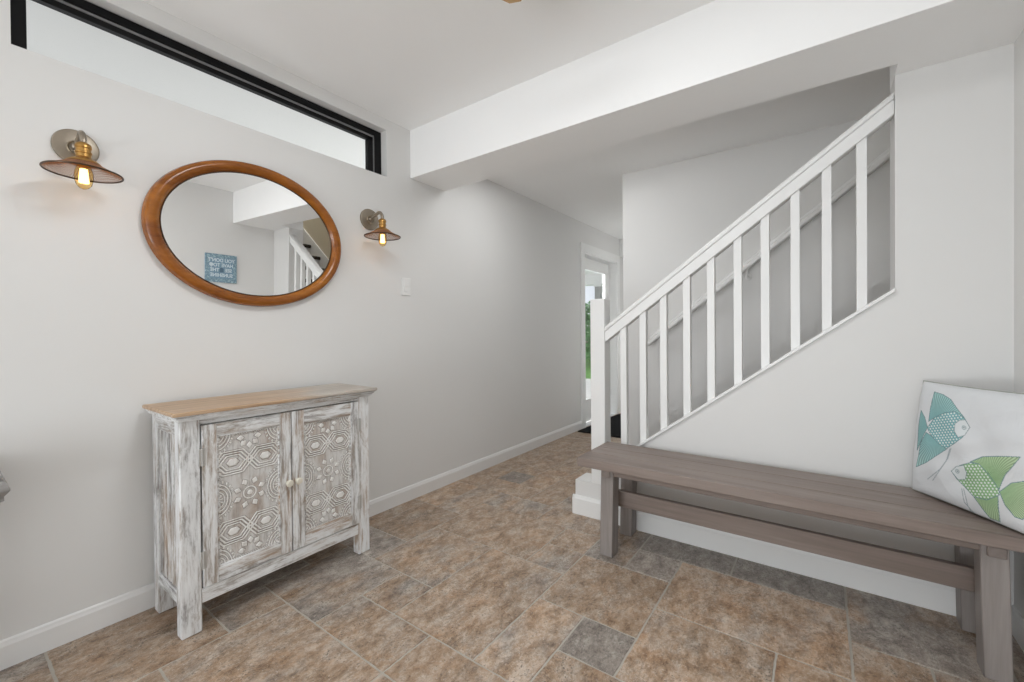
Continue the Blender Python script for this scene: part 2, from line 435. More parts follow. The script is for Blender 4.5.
# hall door in the left wall: casing, leaf, glazing
m = MB()
for y0, y1 in ((DY0-.095, DY0), (DY1, DY1+.095)): m.box(WX, WX+.018, y0, y1, 0, DZ+.098, .003)
m.box(WX, WX+.018, DY0-.0005, DY1+.0005, DZ, DZ+.098, .0)
m.box(WX-.14, WX+.002, DY0-.001, DY0+.015, 0, DZ, 0); m.box(WX-.14, WX+.002, DY1-.015, DY1+.001, 0, DZ, 0); m.box(WX-.14, WX+.002, DY0, DY1, DZ-.015, DZ+.001, 0)
d1 = struct('door_1', m, M_trim)
XL = WX-.10
m = MB(); a, c_ = DY0+.018, DY1-.018
m.box(XL-.04, XL, a, a+.11, .01, DZ-.02, .003); m.box(XL-.04, XL, c_-.11, c_, .01, DZ-.02, .003)
m.box(XL-.04, XL, a+.1, c_-.1, DZ-.15, DZ-.02, .003); m.box(XL-.04, XL, a+.1, c_-.1, .01, .27, .003)
leaf = obj('leaf', m, M_trim, d1, True, 'structure')
m = MB(); m.box(XL-.022, XL-.018, a+.1, c_-.1, .26, DZ-.14); obj('pane', m, M_glass, leaf, False, 'structure')
m = MB()
for z0, z1 in ((.27, .285), (DZ-.165, DZ-.15)): m.box(XL-.004, XL+.006, a+.11, c_-.11, z0, z1, .002)
for y0 in (a+.11, c_-.125): m.box(XL-.004, XL+.006, y0, y0+.015, .27, DZ-.15, .002)
obj('glazing_bead', m, M_trim, leaf, True, 'structure')
m = MB(); m.tube([(XL, a+.055, 1.0), (XL+.05, a+.055, 1.0), (XL+.05, a+.16, 1.0)], .009); m.box(XL-.001, XL+.008, a+.03, a+.08, .92, 1.08, .003)
obj('door_handle', m, M_nickel, leaf, True, 'structure')
for z in (.25, 1.05, 1.85):
    m = MB(); m.box(WX-.10, WX-.06, DY1-.02, DY1-.013, z, z+.09, .001); m.tube([(WX-.1, DY1-.022, z), (WX-.1, DY1-.022, z+.09)], .006)
    obj('hinge', m, M_switch, d1, True, 'structure')

# ------------------------------------------------------------------ staircase
RISE, RUN, SX0 = .187, .2507, -1.19
st = thing('staircase', (-.2, 2.94, 0), 'straight staircase climbing right behind the white balustrade, dark treads and white risers', 'staircase')
m = MB(); nst = 15
ys0, ys1 = KY+.157, FY-.003
for k in range(nst):
    x = SX0 + k*RUN; z = (k+1)*RISE
    m = MB(); m.box(x-.028, x+RUN+.004, ys0, ys1, z-.045, z, .014, 3); obj('tread', m, M_dark, st)
    m = MB(); m.box(x, x+.018, ys0, ys1, z-RISE, z-.045); obj('riser', m, M_trim, st)
m = MB(); m.prism([(SX0, .001), (SX0+.2, .001), (3.18, (3.18-SX0-.4)*SL), (3.18, (3.18-SX0)*SL+.30), (SX0, .30)], 'y', ys1-.018, ys1-.001)
obj('skirt_board', m, M_wall, st)

# balustrade
br = thing('stair_balustrade', (-.4, 2.4, .2), 'white painted stair balustrade with square balusters above the sloping knee wall', 'balustrade')
m = MB(); m.box(-1.123, -1.033, 2.358, 2.446, .2075, 1.317, .003); obj('newel_post', m, M_trim, br)
def railz(x): return 1.060 + .7415*(x+1.034)
m = MB(); xa, xb = -1.033, XJ-.001
m.prism([(xa, railz(xa)), (xb, railz(xb)), (xb, railz(xb)+.062), (xa, railz(xa)+.062)], 'y', 2.366, 2.424, .002)
m.prism([(xa, railz(xa)+.060), (xb, railz(xb)+.060), (xb, railz(xb)+.088), (xa, railz(xa)+.088)], 'y', 2.358, 2.434, .005)
m.prism([(xa, railz(xa)+.086), (xb, railz(xb)+.086), (xb, railz(xb)+.094), (xa, railz(xa)+.094)], 'y', 2.372, 2.420, .002)
obj('handrail', m, M_trim, br)
for x in (-.942, -.828, -.714, -.592, -.473, -.349, -.231, -.110, .008, .130):
    m = MB(); x1 = x+.035
    m.prism([(x, capz(x)-.001), (x1, capz(x1)-.001), (x1, railz(x1)+.002), (x, railz(x)+.002)], 'y', 2.378, 2.413)
    obj('baluster', m, M_trim, br, False)
m = MB(); xa, xb = -1.033, XJ+.0
m.prism([(xa, capz(xa)-.0155), (xb, capz(xb)-.0155), (xb, capz(xb)+.001), (xa, capz(xa)+.001)], 'y', 2.344, KY+.165, .002)
obj('sloping_cap', m, M_trim, br)

# handrail fixed to the far stair wall
hr = thing('wall_handrail', (-.4, 3.3, 1.5), 'white handrail fixed on brackets along the wall behind the stairs', 'handrail')
m = MB(); xa, xb = -1.08, 1.4
def rz(x, o): return RZ(x)+o
m.prism([(xa, rz(xa, -.034)), (xb, rz(xb, -.034)), (xb, rz(xb, .008)), (xa, rz(xa, .008))], 'y', 3.262, 3.302, .008)
obj('rail', m, M_trim, hr)
m = MB(); m.prism([(xa, rz(xa, -.01)), (xb, rz(xb, -.01)), (xb, rz(xb, .045)), (xa, rz(xa, .045))], 'y', 3.33, 3.3495, .004)
obj('backing_board', m, M_trim, hr)
for x in (-.80, -.40, .20):
    z = RZ(x)
    m = MB(); m.tube([(x, 3.348, z-.075), (x, 3.31, z-.085), (x, 3.285, z-.06), (x, 3.282, z-.018)], .006, 8)
    m.lathe([(0, 0), (.022, 0), (.020, .006), (0, .006)], 16, Matrix.Translation((x, 3.349, z-.075)) @ Matrix.Rotation(PI/2, 4, 'X'))
    obj('bracket', m, M_trim, hr)

# ------------------------------------------------------------------ bench
bn = thing('bench', (-.21, 2.14, 0), 'long grey-brown wooden bench with splayed block legs below the stair knee wall', 'bench')
bx0, bx1 = -1.005, .572
m = MB()
for k, (y0, y1) in enumerate(((1.945, 2.070), (2.0710, 2.197), (2.198, 2.325))):
    m.box(bx0, bx1, y0, y1, .438, .483, .003)
obj('seat', m, M_benchx, bn)
m = MB(); m.box(-.86, .45, 1.990, 2.010, .404, .4385, .002); m.box(-.86, .45, 2.285, 2.305, .404, .4385, .002)
obj('seat_rail', m, M_benchx, bn)
for sx, xc in ((-1, -.867), (1, .4555)):
    for y0, y1 in ((1.982, 2.062), (2.248, 2.325)):
        m = MB(); d = .010*sx
        A = [(xc-.0325, .449), (xc+.0325, .449), (xc+.0325+d, 0), (xc-.0325+d, 0)]
        A = [(xc-.032-d*.8, .438), (xc+.032-d*.8, .438), (xc+.0325+d*.1, .0005), (xc-.0325+d*.1, .0005)]
        m.prism(A, 'y', y0, y1, .003); obj('leg', m, M_benchz, bn)
    m = MB(); m.box(xc-.022-sx*.004, xc+.022-sx*.004, 1.974, 2.333, .396, .437, .003)
    m.box(xc-.012, xc+.012, 2.05, 2.136, .228, .280, .003)
    obj('cross_rail', m, M_benchy, bn)
m = MB(); m.box(-.872, .46, 2.112, 2.137, .210, .294, .003); obj('stretcher', m, M_benchx, bn)

# ------------------------------------------------------------------ pillow
B0 = Vector((.298, 2.300, .485)); E1 = Vector((.555, -.832, 0)).normalized(); E2 = Vector((.0839, .0559, .9949)); E2 = (E2 - E1*E2.dot(E1)).normalized()
NN = E1.cross(E2)
if NN.x > 0: NN = -NN        # outward, towards the room
PW, PH = .455, .432
FISH = [
 dict(dors=[(.043,.277),(.043,.326),(.051,.392),(.086,.386),(.116,.372),(.141,.344),(.171,.314),(.136,.329),(.103,.318),(.066,.297)],
      body=[(.04,.252),(.066,.297),(.102,.321),(.136,.331),(.171,.314),(.191,.287),(.171,.249),(.147,.222),(.12,.195),(.086,.206),(.053,.234)],
      vent=[(.037,.234),(.058,.227),(.09,.207),(.122,.195),(.09,.164),(.049,.123),(.009,.093),(.016,.143),(.019,.188)],
      tail=[(.006,.313),(.026,.288),(.041,.254),(.028,.222),(.008,.158),(.004,.232),(.004,.282)],
      head=[(.14,.289),(.155,.304),(.173,.31),(.191,.287),(.177,.257),(.156,.244),(.141,.262)], eye=(.172,.282),
      feel=[[(.136,.201),(.128,.162),(.105,.117),(.061,.064)],[(.132,.198),(.123,.151),(.081,.066)]],
      c1=(.17,.36,.38), c2=(.36,.55,.53), root=(.075,.26)),
 dict(body=[(.145,.123),(.174,.153),(.203,.171),(.231,.175),(.266,.148),(.297,.113),(.299,.097),(.266,.068),(.226,.063),(.195,.084),(.167,.101)],
      dors=[(.204,.174),(.241,.202),(.293,.218),(.345,.231),(.327,.197),(.309,.163),(.301,.131),(.297,.113),(.266,.148),(.231,.174)],
      vent=[(.226,.063),(.265,.069),(.296,.096),(.301,.057),(.311,.012),(.283,.010),(.258,.031)],
      tail=[(.299,.107),(.329,.145),(.367,.164),(.419,.166),(.436,.12),(.389,.086),(.369,.046),(.349,.045),(.318,.072)],
      head=[(.145,.123),(.16,.144),(.184,.156),(.196,.133),(.194,.111),(.171,.101)], eye=(.165,.129),
      feel=[[(.185,.076),(.198,.032),(.232,.006)],[(.192,.076),(.209,.028),(.224,.004)]],
      c1=(.22,.38,.19), c2=(.47,.58,.38), root=(.26,.12))]
def inpoly(U, Vv, poly):
    ins = np.zeros(U.shape, bool); n = len(poly)
    for i in range(n):
        x0, y0 = poly[i]; x1, y1 = poly[(i+1) % n]
        c = ((y0 > Vv) != (y1 > Vv)) & (U < (x1-x0)*(Vv-y0)/((y1-y0) if y1 != y0 else 1e-9)+x0)
        ins ^= c
    return ins
def dseg(U, Vv, pts, closed=True):
    d = np.full(U.shape, 9.0); n = len(pts)
    for i in range(n if closed else n-1):
        a = np.array(pts[i]); b_ = np.array(pts[(i+1) % n]); ab = b_-a
        t = np.clip(((U-a[0])*ab[0]+(Vv-a[1])*ab[1])/(ab@ab+1e-12), 0, 1)
        d = np.minimum(d, np.hypot(U-a[0]-t*ab[0], Vv-a[1]-t*ab[1]))
    return d
NG = 300
gu, gvv = np.meshgrid(np.linspace(-1, 1, NG), np.linspace(-1, 1, NG))
def side(sign):
    f = np.clip((1-gu**2)*(1-gvv**2), 0, 1)
    th = .068*f**.42
    pin = .022
    px_ = (gu*(1-pin*(1-gvv**2)*np.abs(gu)**3) + 1)/2*PW
    py_ = (gvv*(1-pin*(1-gu**2)*np.abs(gvv)**3) + 1)/2*PH
    wr = .0035*np.sin(9*gu+5*gvv+1)*f + .003*np.sin(14*gvv-6*gu)*f**.6
    return px_, py_, sign*(th+wr)
lpos, lcol, lface = [], [], []
for sgn in (1, -1):
    px_, py_, tz = side(sgn)
    colr = np.ones(px_.shape+(3,))*np.array([.67, .685, .70])
    if sgn == 1:
        U, Vv = px_ - .97*tz, py_ - .15*tz
        def putc(mask, c): colr[mask] = c
        for F_ in FISH:
            rx, ry = F_['root']
            for fl in F_['feel']:
                dd = dseg(U, Vv, fl, False); putc(dd < .0014, (.33, .38, .40))
            for key in ('tail', 'dors', 'vent'):
                P = F_[key]; ins = inpoly(U, Vv, P); ang = np.arctan2(Vv-ry, U-rx)
                ray_ = .5+.5*np.sin(ang*(95 if key != 'tail' else 130) + 3*np.sin(60*np.hypot(U-rx, Vv-ry)))
                rad = np.clip(np.hypot(U-rx, Vv-ry)/.15, 0, 1)[..., None]
                base_ = np.array(F_['c1'])*(1-rad)*1.15+np.array(F_['c2'])*rad
                cc = base_*(.60+.62*ray_[..., None])
                colr[ins] = np.clip(cc, 0, .85)[ins]
                putc(dseg(U, Vv, P) < .0012, (.16, .26, .27))
            P = F_['body']; ins = inpoly(U, Vv, P)
            a_, b_ = (U+Vv)*.7071, (U-Vv)*.7071; q = .0100
            rowo = (np.floor(a_/q) % 2)*.5*q
            da = (a_ % q)-q/2; db = ((b_+rowo) % q)-q/2
            dot = np.hypot(da, db) < q*.30
            cc = np.ones(U.shape+(3,))*np.array(F_['c1'])*1.12; cc[dot] = (.72, .76, .74)
            colr[ins] = cc[ins]; putc(dseg(U, Vv, P) < .0012, (.16, .26, .27))
            P = F_['head']; ins = inpoly(U, Vv, P); putc(ins, (.68, .72, .73)); putc(dseg(U, Vv, P) < .001, (.20, .28, .29))
            ex, ey = F_['eye']; de = np.hypot(U-ex, Vv-ey); putc(de < .0075, (.36, .44, .46)); putc(de < .0045, (.62, .66, .67)); putc(de < .0022, (.2, .26, .28))
    X = B0.x + E1.x*px_ + E2.x*py_ + NN.x*tz; Y = B0.y + E1.y*px_ + E2.y*py_ + NN.y*tz; Z = B0.z + E1.z*px_ + E2.z*py_ + NN.z*tz
    lpos.append(np.stack([X, Y, Z], -1).reshape(-1, 3)); lcol.append(colr.reshape(-1, 3))
    idx = np.arange(NG*NG).reshape(NG, NG) + (0 if sgn == 1 else NG*NG)
    q = np.stack([idx[:-1, :-1], idx[:-1, 1:], idx[1:, 1:], idx[1:, :-1]], -1).reshape(-1, 4)
    lface.append(q if sgn == -1 else q[:, ::-1])
pos = np.concatenate(lpos); PL = Vector((.42, 2.12, .485))
ROOTP = thing('cushion', PL, 'white throw cushion printed with a teal fish and a green fish on the bench', 'cushion')
me = bpy.data.meshes.new('cover'); me.from_pydata((pos-np.array(PL)).tolist(), [], np.concatenate(lface).tolist())
ca = me.color_attributes.new('print', 'FLOAT_COLOR', 'POINT')
cc = np.concatenate([np.concatenate(lcol), np.ones((len(pos), 1))], 1).astype(np.float32); ca.data.foreach_set('color', cc.ravel())
for p in me.polygons: p.use_smooth = True
M_cush, nt, b = nodes('printed_cotton'); at = N(nt, 'ShaderNodeAttribute', attribute_name='print'); nt.links.new(at.outputs['Color'], b.inputs['Base Color'])
b.inputs['Roughness'].default_value = .85; b.inputs['Specular IOR Level'].default_value = .15
bump(nt, b, noise(nt, objvec(nt), 9, 4, .55, .6), .5, .02)
me.materials.append(M_cush); co = bpy.data.objects.new('cover', me); COL.objects.link(co); co.parent = ROOTP.o
M_pipe = plain('grey_green_piping', (.36, .37, .33), .8)
pp = []
def edgept(u, v):
    a = (u*(1-.022*(1-v*v)*abs(u)**3)+1)/2*PW; c = (v*(1-.022*(1-u*u)*abs(v)**3)+1)/2*PH
    return B0 + E1*a + E2*c
for k in range(40): pp.append(edgept(-1+2*k/40, -1))
for k in range(40): pp.append(edgept(1, -1+2*k/40))
for k in range(40): pp.append(edgept(1-2*k/40, 1))
for k in range(40): pp.append(edgept(-1, 1-2*k/40))
m = MB(); m.tube(pp, .0028, 8, True); obj('piping', m, M_pipe, ROOTP)

# ------------------------------------------------------------------ carved cabinet
CY0, CY1, CXB, CXF = .540, 1.345, -2.205, -1.894
cb_ = thing('cabinet', ((CXB+CXF)/2, (CY0+CY1)/2, 0), 'distressed whitewashed cabinet with two carved doors under the oval mirror', 'cabinet')
PWD = .066
M_top, nt, b = nodes('worn_brown_top')
v = objvec(nt, (1, .06, 1)); f = noise(nt, v, 60, 6, .7, .3); vv = objvec(nt, (1, .5, 1), (2, 1, 0)); c = noise(nt, vv, 3.2, 4, .6, .4)
warm = ramp(nt, f, [(.3, (.26, .155, .085)), (.5, (.46, .31, .19)), (.7, (.60, .43, .29))])
cool = ramp(nt, f, [(.3, (.28, .25, .22)), (.5, (.45, .42, .38)), (.7, (.58, .55, .51))])
geo = N(nt, 'ShaderNodeTexCoord'); sx = N(nt, 'ShaderNodeSeparateXYZ'); nt.links.new(geo.outputs['Object'], sx.inputs[0])
ma = N(nt, 'ShaderNodeMath', operation='MULTIPLY_ADD'); nt.links.new(sx.outputs[1], ma.inputs[0]); ma.inputs[1].default_value = 1.1; nt.links.new(c, ma.inputs[2])
nt.links.new(mix(nt, ramp(nt, ma.outputs[0], [(.36, g3(0)), (.72, g3(.85))]), warm, cool), b.inputs['Base Color'])
b.inputs['Roughness'].default_value = .4; bump(nt, b, f, .2, .001)
m = MB()
tx0, tx1, ty0, ty1 = CXB-.012, CXF+.036, CY0-.028, CY1+.030
m.box(tx0, tx1, ty0, ty1, .827, .842, .003)
top = obj('top', m, M_top, cb_)
m = MB(); m.box(tx0+.004, tx1-.010, ty0+.010, ty1-.010, .815, .828, .004); m.box(tx0+.004, tx1-.020, ty0+.018, ty1-.018, .804, .816, .003)
obj('moulding', m, M_dy, sub(top, cb_))
for y0, y1 in ((CY0, CY0+PWD), (CY1-PWD, CY1)):
    for x0, x1 in ((CXF-.05, CXF), (CXB, CXB+.05)):
        m = MB(); m.box(x0, x1, y0, y1, .0005, .806, .004)
        lg = obj('leg', m, M_dz, cb_)
for y0, y1, s in ((CY0+.012, CY0+.026, -1), (CY1-.026, CY1-.012, 1)):
    m = MB(); m.box(CXB+.045, CXF-.045, y0, y1, .135, .79)
    n_ = 5; w_ = (CXF-CXB-.09)/n_
    for k in range(n_):
        xx = CXB+.045+k*w_; m.box(xx+.004, xx+w_-.004, y0-.004, y1+.004, .165, .765, .003)
    obj('side_panel', m, M_dz2, cb_)
    yy0, yy1 = (CY0+.001, CY0+.028) if s < 0 else (CY1-.028, CY1-.001)
    for zz in ((.762, .806, .745, .763), (.120, .152, .150, .168)):
        m = MB(); m.box(CXB+.048, CXF-.048, yy0, yy1, zz[0], zz[1], .003); m.box(CXB+.048, CXF-.048, yy0+.004, yy1-.004, zz[2], zz[3], .002)
        obj('side_rail', m, M_dx, cb_)
m = MB(); m.box(CXF-.045, CXF-.002, CY0+PWD-.002, CY1-PWD+.002, .783, .806, .002); obj('top_rail', m, M_dy, cb_)
m = MB(); m.box(CXF-.045, CXF-.002, CY0+PWD-.002, CY1-PWD+.002, .105, .160, .003); obj('bottom_rail', m, M_dy, cb_)
m = MB(); m.box(CXB+.003, CXB+.012, CY0+.05, CY1-.05, .11, .80); obj('back_panel', m, M_dz2, cb_)
m = MB(); m.box(CXB+.012, CXF-.046, CY0+.026, CY1-.026, .112, .128); obj('bottom_board', m, M_dy, cb_)

def carve(w, h):
    nx, nz = int(w/.00115), int(h/.00115)
    U, Vv = np.meshgrid(np.linspace(-w/2, w/2, nx), np.linspace(-h/2, h/2, nz))
    H_ = np.zeros(U.shape)
    def ridge(d, hw, amp=.003):
        return amp*np.clip(1-(d/hw)**2, 0, 1)**.6
    def add(x): 
        nonlocal H_; H_ = np.maximum(H_, x)
    kx = w/.235
    def hexd(x, y, sx, sy):    # elongated hexagon, points left and right
        ax, ay = np.abs(x), np.abs(y)
        return np.maximum(ay/sy, (ax/sx + .5*ay/sy))
    # central and half medallions
    for cxm, cym in ((0, 0), (0, h/2-.028), (0, -h/2+.028)):
        r = np.hypot(U-cxm, Vv-cym)
        if cym == 0:
            add(ridge(r-.0235, .0042)); add(np.where(r < .0115, .0035*np.sqrt(np.clip(1-(r/.0125)**2, 0, 1)), 0))
            rd, no = .049, 8
        else: rd, no = .033, 8
        for k in range(no):
            a = 2*PI*k/no + (PI/8 if cym == 0 else 0); dx, dy = U-cxm-rd*math.cos(a), Vv-cym-rd*math.sin(a)
            if cym > 0 and math.sin(a) > .5: continue
            if cym < 0 and math.sin(a) < -.5: continue
            rr_ = dx*math.cos(a)+dy*math.sin(a); tt = -dx*math.sin(a)+dy*math.cos(a)
            D = np.abs(rr_)/.0165 + np.abs(tt)/.0135
            add(np.where(D < 1, .0042*np.clip((1-D)*4, 0, 1), 0))
    # hexagon pairs
    for cym in (h*.268, -h*.268):
        for cxm in (-w*.26, w*.26):
            x, y = U-cxm, Vv-cym; D = hexd(x, y, .074*kx, .046)
            for lv in (1.0, .80, .60): add(ridge((D-lv)*.045, .0034))
            add(np.where(D < .36, .004*np.clip((.36-D)*9, 0, 1), 0))
            DD = np.abs(D-.30)
    # side arcs
    for cxm in (-w/2, w/2):
        for cym in (0, h/2, -h/2):
            r = np.hypot((U-cxm)*1.0, (Vv-cym)*.8)
            for rd in (.026, .037, .048): add(ridge(r-rd, .0032)*(np.hypot(U, Vv) > .062))
            a = np.arctan2(Vv-cym, np.abs(U-cxm)); add(np.where((r < .022) & (np.sin(a*9) > .0), .0028, 0))
            add(np.where((r > .053) & (r < .062) & (np.sin(a*26) > .1) & (np.hypot(U, Vv) > .066), .0022, 0))
    # hatched border
    e = np.minimum(w/2-np.abs(U), h/2-np.abs(Vv))
    st_ = .5+.5*np.sin((Vv*np.sign(U)*1.0+np.abs(U))*2*PI/.0085)
    add(np.where(e < .013, .0024*(st_ > .45), 0))
    H_ *= np.clip(e/.003, 0, 1)
    return U, Vv, H_
M_carve, nt, b = nodes('carved_whitewashed_panel')
at = N(nt, 'ShaderNodeAttribute', attribute_name='relief')
v = objvec(nt, (1, 1, .12)); f = noise(nt, v, 75, 5, .7, .2); w = noise(nt, objvec(nt, (1, 1, .35), (4, 2, 1)), 11, 5, .65, .6)
gnd = mix(nt, ramp(nt, w, [(.44, g3(0)), (.64, g3(1))]), (.66, .65, .635), (.44, .365, .31)); gnd = mix(nt, ramp(nt, f, [(.36, g3(.5)), (.50, g3(0))]), gnd, (.27, .235, .21))
wht = mix(nt, ramp(nt, f, [(.36, g3(.6)), (.50, g3(0))]), (.80, .79, .77), (.52, .47, .42))
sl = N(nt, 'ShaderNodeSeparateColor'); nt.links.new(at.outputs['Color'], sl.inputs[0])
colr_ = mix(nt, ramp(nt, sl.outputs[0], [(.25, g3(0)), (.75, g3(1))]), gnd, wht)
colr_ = mix(nt, sl.outputs[1], colr_, (.20, .165, .14))
nt.links.new(colr_, b.inputs['Base Color']); b.inputs['Roughness'].default_value = .65
def cabinet_door(y0, y1, knob_side, panel):
    py0, py1, pz0, pz1 = panel
    z0, z1 = .163, .779; xf = CXF+.004
    fr = MB()
    fr.box(CXF-.016, xf, y0, py0, z0, z1, .002); fr.box(CXF-.016, xf, py1, y1, z0, z1, .002)
    d = obj('door', fr, M_dzb, cb_)
    m = MB(); m.box(CXF-.016, xf-.0008, py0-.001, py1+.001, z0, pz0, .002); m.box(CXF-.016, xf-.0008, py0-.001, py1+.001, pz1, z1, .002)
    for (a, b2, c2, d2) in ((py0, py1, pz0, pz0+.006), (py0, py1, pz1-.006, pz1), (py0, py0+.006, pz0, pz1), (py1-.006, py1, pz0, pz1)):
        m.box(CXF-.010, xf-.003, a, b2, c2, d2, .002)
    obj('door_rail', m, M_dyb, sub(d, cb_))
    U, Vv, Hh = carve(py1-py0, pz1-pz0)
    cy, cz = (py0+py1)/2, (pz0+pz1)/2; L = cb_.L
    P = np.stack([CXF-.007+Hh-L.x, U+cy-L.y, Vv+cz-L.z], -1).reshape(-1, 3)
    ny, nx = U.shape; idx = np.arange(nx*ny).reshape(ny, nx)
    q = np.stack([idx[:-1, :-1], idx[:-1, 1:], idx[1:, 1:], idx[1:, :-1]], -1).reshape(-1, 4)
    me = bpy.data.meshes.new('carved_panel'); me.from_pydata(P.tolist(), [], q.tolist())
    gy, gx = np.gradient(Hh); edge_ = np.clip(np.hypot(gx, gy)/.0008, 0, 1)*(Hh < .0018)
    ca = me.color_attributes.new('relief', 'FLOAT_COLOR', 'POINT')
    cc = np.zeros((nx*ny, 4), np.float32); cc[:, 0] = np.clip(Hh.ravel()/.003, 0, 1); cc[:, 1] = edge_.ravel()*.9; cc[:, 3] = 1
    ca.data.foreach_set('color', cc.ravel()); me.materials.append(M_carve)
    for p in me.polygons: p.use_smooth = True
    o = bpy.data.objects.new('carved_panel', me); COL.objects.link(o); o.parent = d
    ky = y1-.018 if knob_side > 0 else y0+.018
    m = MB(); m.lathe([(.0, 0), (.007, 0), (.006, .010), (.013, .015), (.0155, .022), (.012, .029), (0, .031)], 20, Matrix.Translation((xf, ky, .472)) @ Matrix.Rotation(PI/2, 4, 'Y'))
    obj('knob', m, M_bone, sub(d, cb_), label='small cream round knob')
    hy = y0 if knob_side > 0 else y1
    for hz in (.659, .269):
        m = MB(); m.box(xf-.002, xf+.0015, hy-.011, hy+.011, hz-.033, hz+.033, .001)
        m.tube([(xf+.001, hy, hz-.033), (xf+.001, hy, hz+.033)], .0035, 8)
        for q_ in (-.022, 0, .022): m.tube([(xf+.0005, hy-.007, hz+q_), (xf+.0025, hy-.007, hz+q_)], .0025, 8); 
        obj('hinge', m, M_hinge, sub(d, cb_))
cabinet_door(.610, .9435, 1, (.660, .896, .218, .731))
cabinet_door(.9475, 1.283, -1, (1.003, 1.240, .220, .720))

# ------------------------------------------------------------------ oval mirror
MC = (-2.212, .962, 1.601)
mr = thing('oval_mirror', MC, 'oval mirror in a polished brown wooden frame hung above the cabinet', 'mirror', rot=(0, math.radians(1.32), 0))
mr.o.rotation_euler = (0, math.radians(1.32), math.radians(.234)); mr.L = Vector((0, 0, 0))
prof = [(-.003, -.016), (.004, -.008), (.010, .006), (.016, .012), (.026, .017), (.037, .018), (.046, .014), (.052, .010), (.054, .008), (.058, -.004), (.060, -.02), (.03, -.021)]
bm = bmesh.new(); NS = 128; rings = []
for k in range(NS):
    t = 2*PI*k/NS; c, s_ = math.cos(t), math.sin(t); a, b2 = .381, .2885
    nx_, nz_ = c/a, s_/b2; L_ = math.hypot(nx_, nz_); nx_ /= L_; nz_ /= L_
    rings.append([bm.verts.new((h_, a*c+nx_*w_, b2*s_+nz_*w_*.90)) for w_, h_ in prof])
for k in range(NS):
    A, B = rings[k], rings[(k+1) % NS]
    for i in range(len(prof)): bm.faces.new((A[i], A[(i+1) % len(prof)], B[(i+1) % len(prof)], B[i]))
w = MB(); w.bm.free(); w.bm = bm; obj('frame', w, M_mirrorwood, mr, local=True)
bm = bmesh.new(); bm.faces.new([bm.verts.new((-.008, .384*math.cos(2*PI*k/96), .2915*math.sin(2*PI*k/96))) for k in range(96)])
w = MB(); w.bm.free(); w.bm = bm; obj('mirror_glass', w, M_mirror, mr, False, local=True)
m = MB()
m.bm.faces.new([m.bm.verts.new((-.019, .40*math.cos(2*PI*k/96), .31*math.sin(2*PI*k/96))) for k in range(96)]); obj('backing', m, M_dark, mr, False, local=True)
# thin dark line at the outer lip and sight edge
for a, b2, h_ in ((.3825, .290, -.006),):
    m = MB(); m.tube([(h_, a*math.cos(2*PI*k/96), b2*math.sin(2*PI*k/96)) for k in range(96)], .0022, 6, True)
    obj('edge_bead', m, M_rim, mr, local=True)

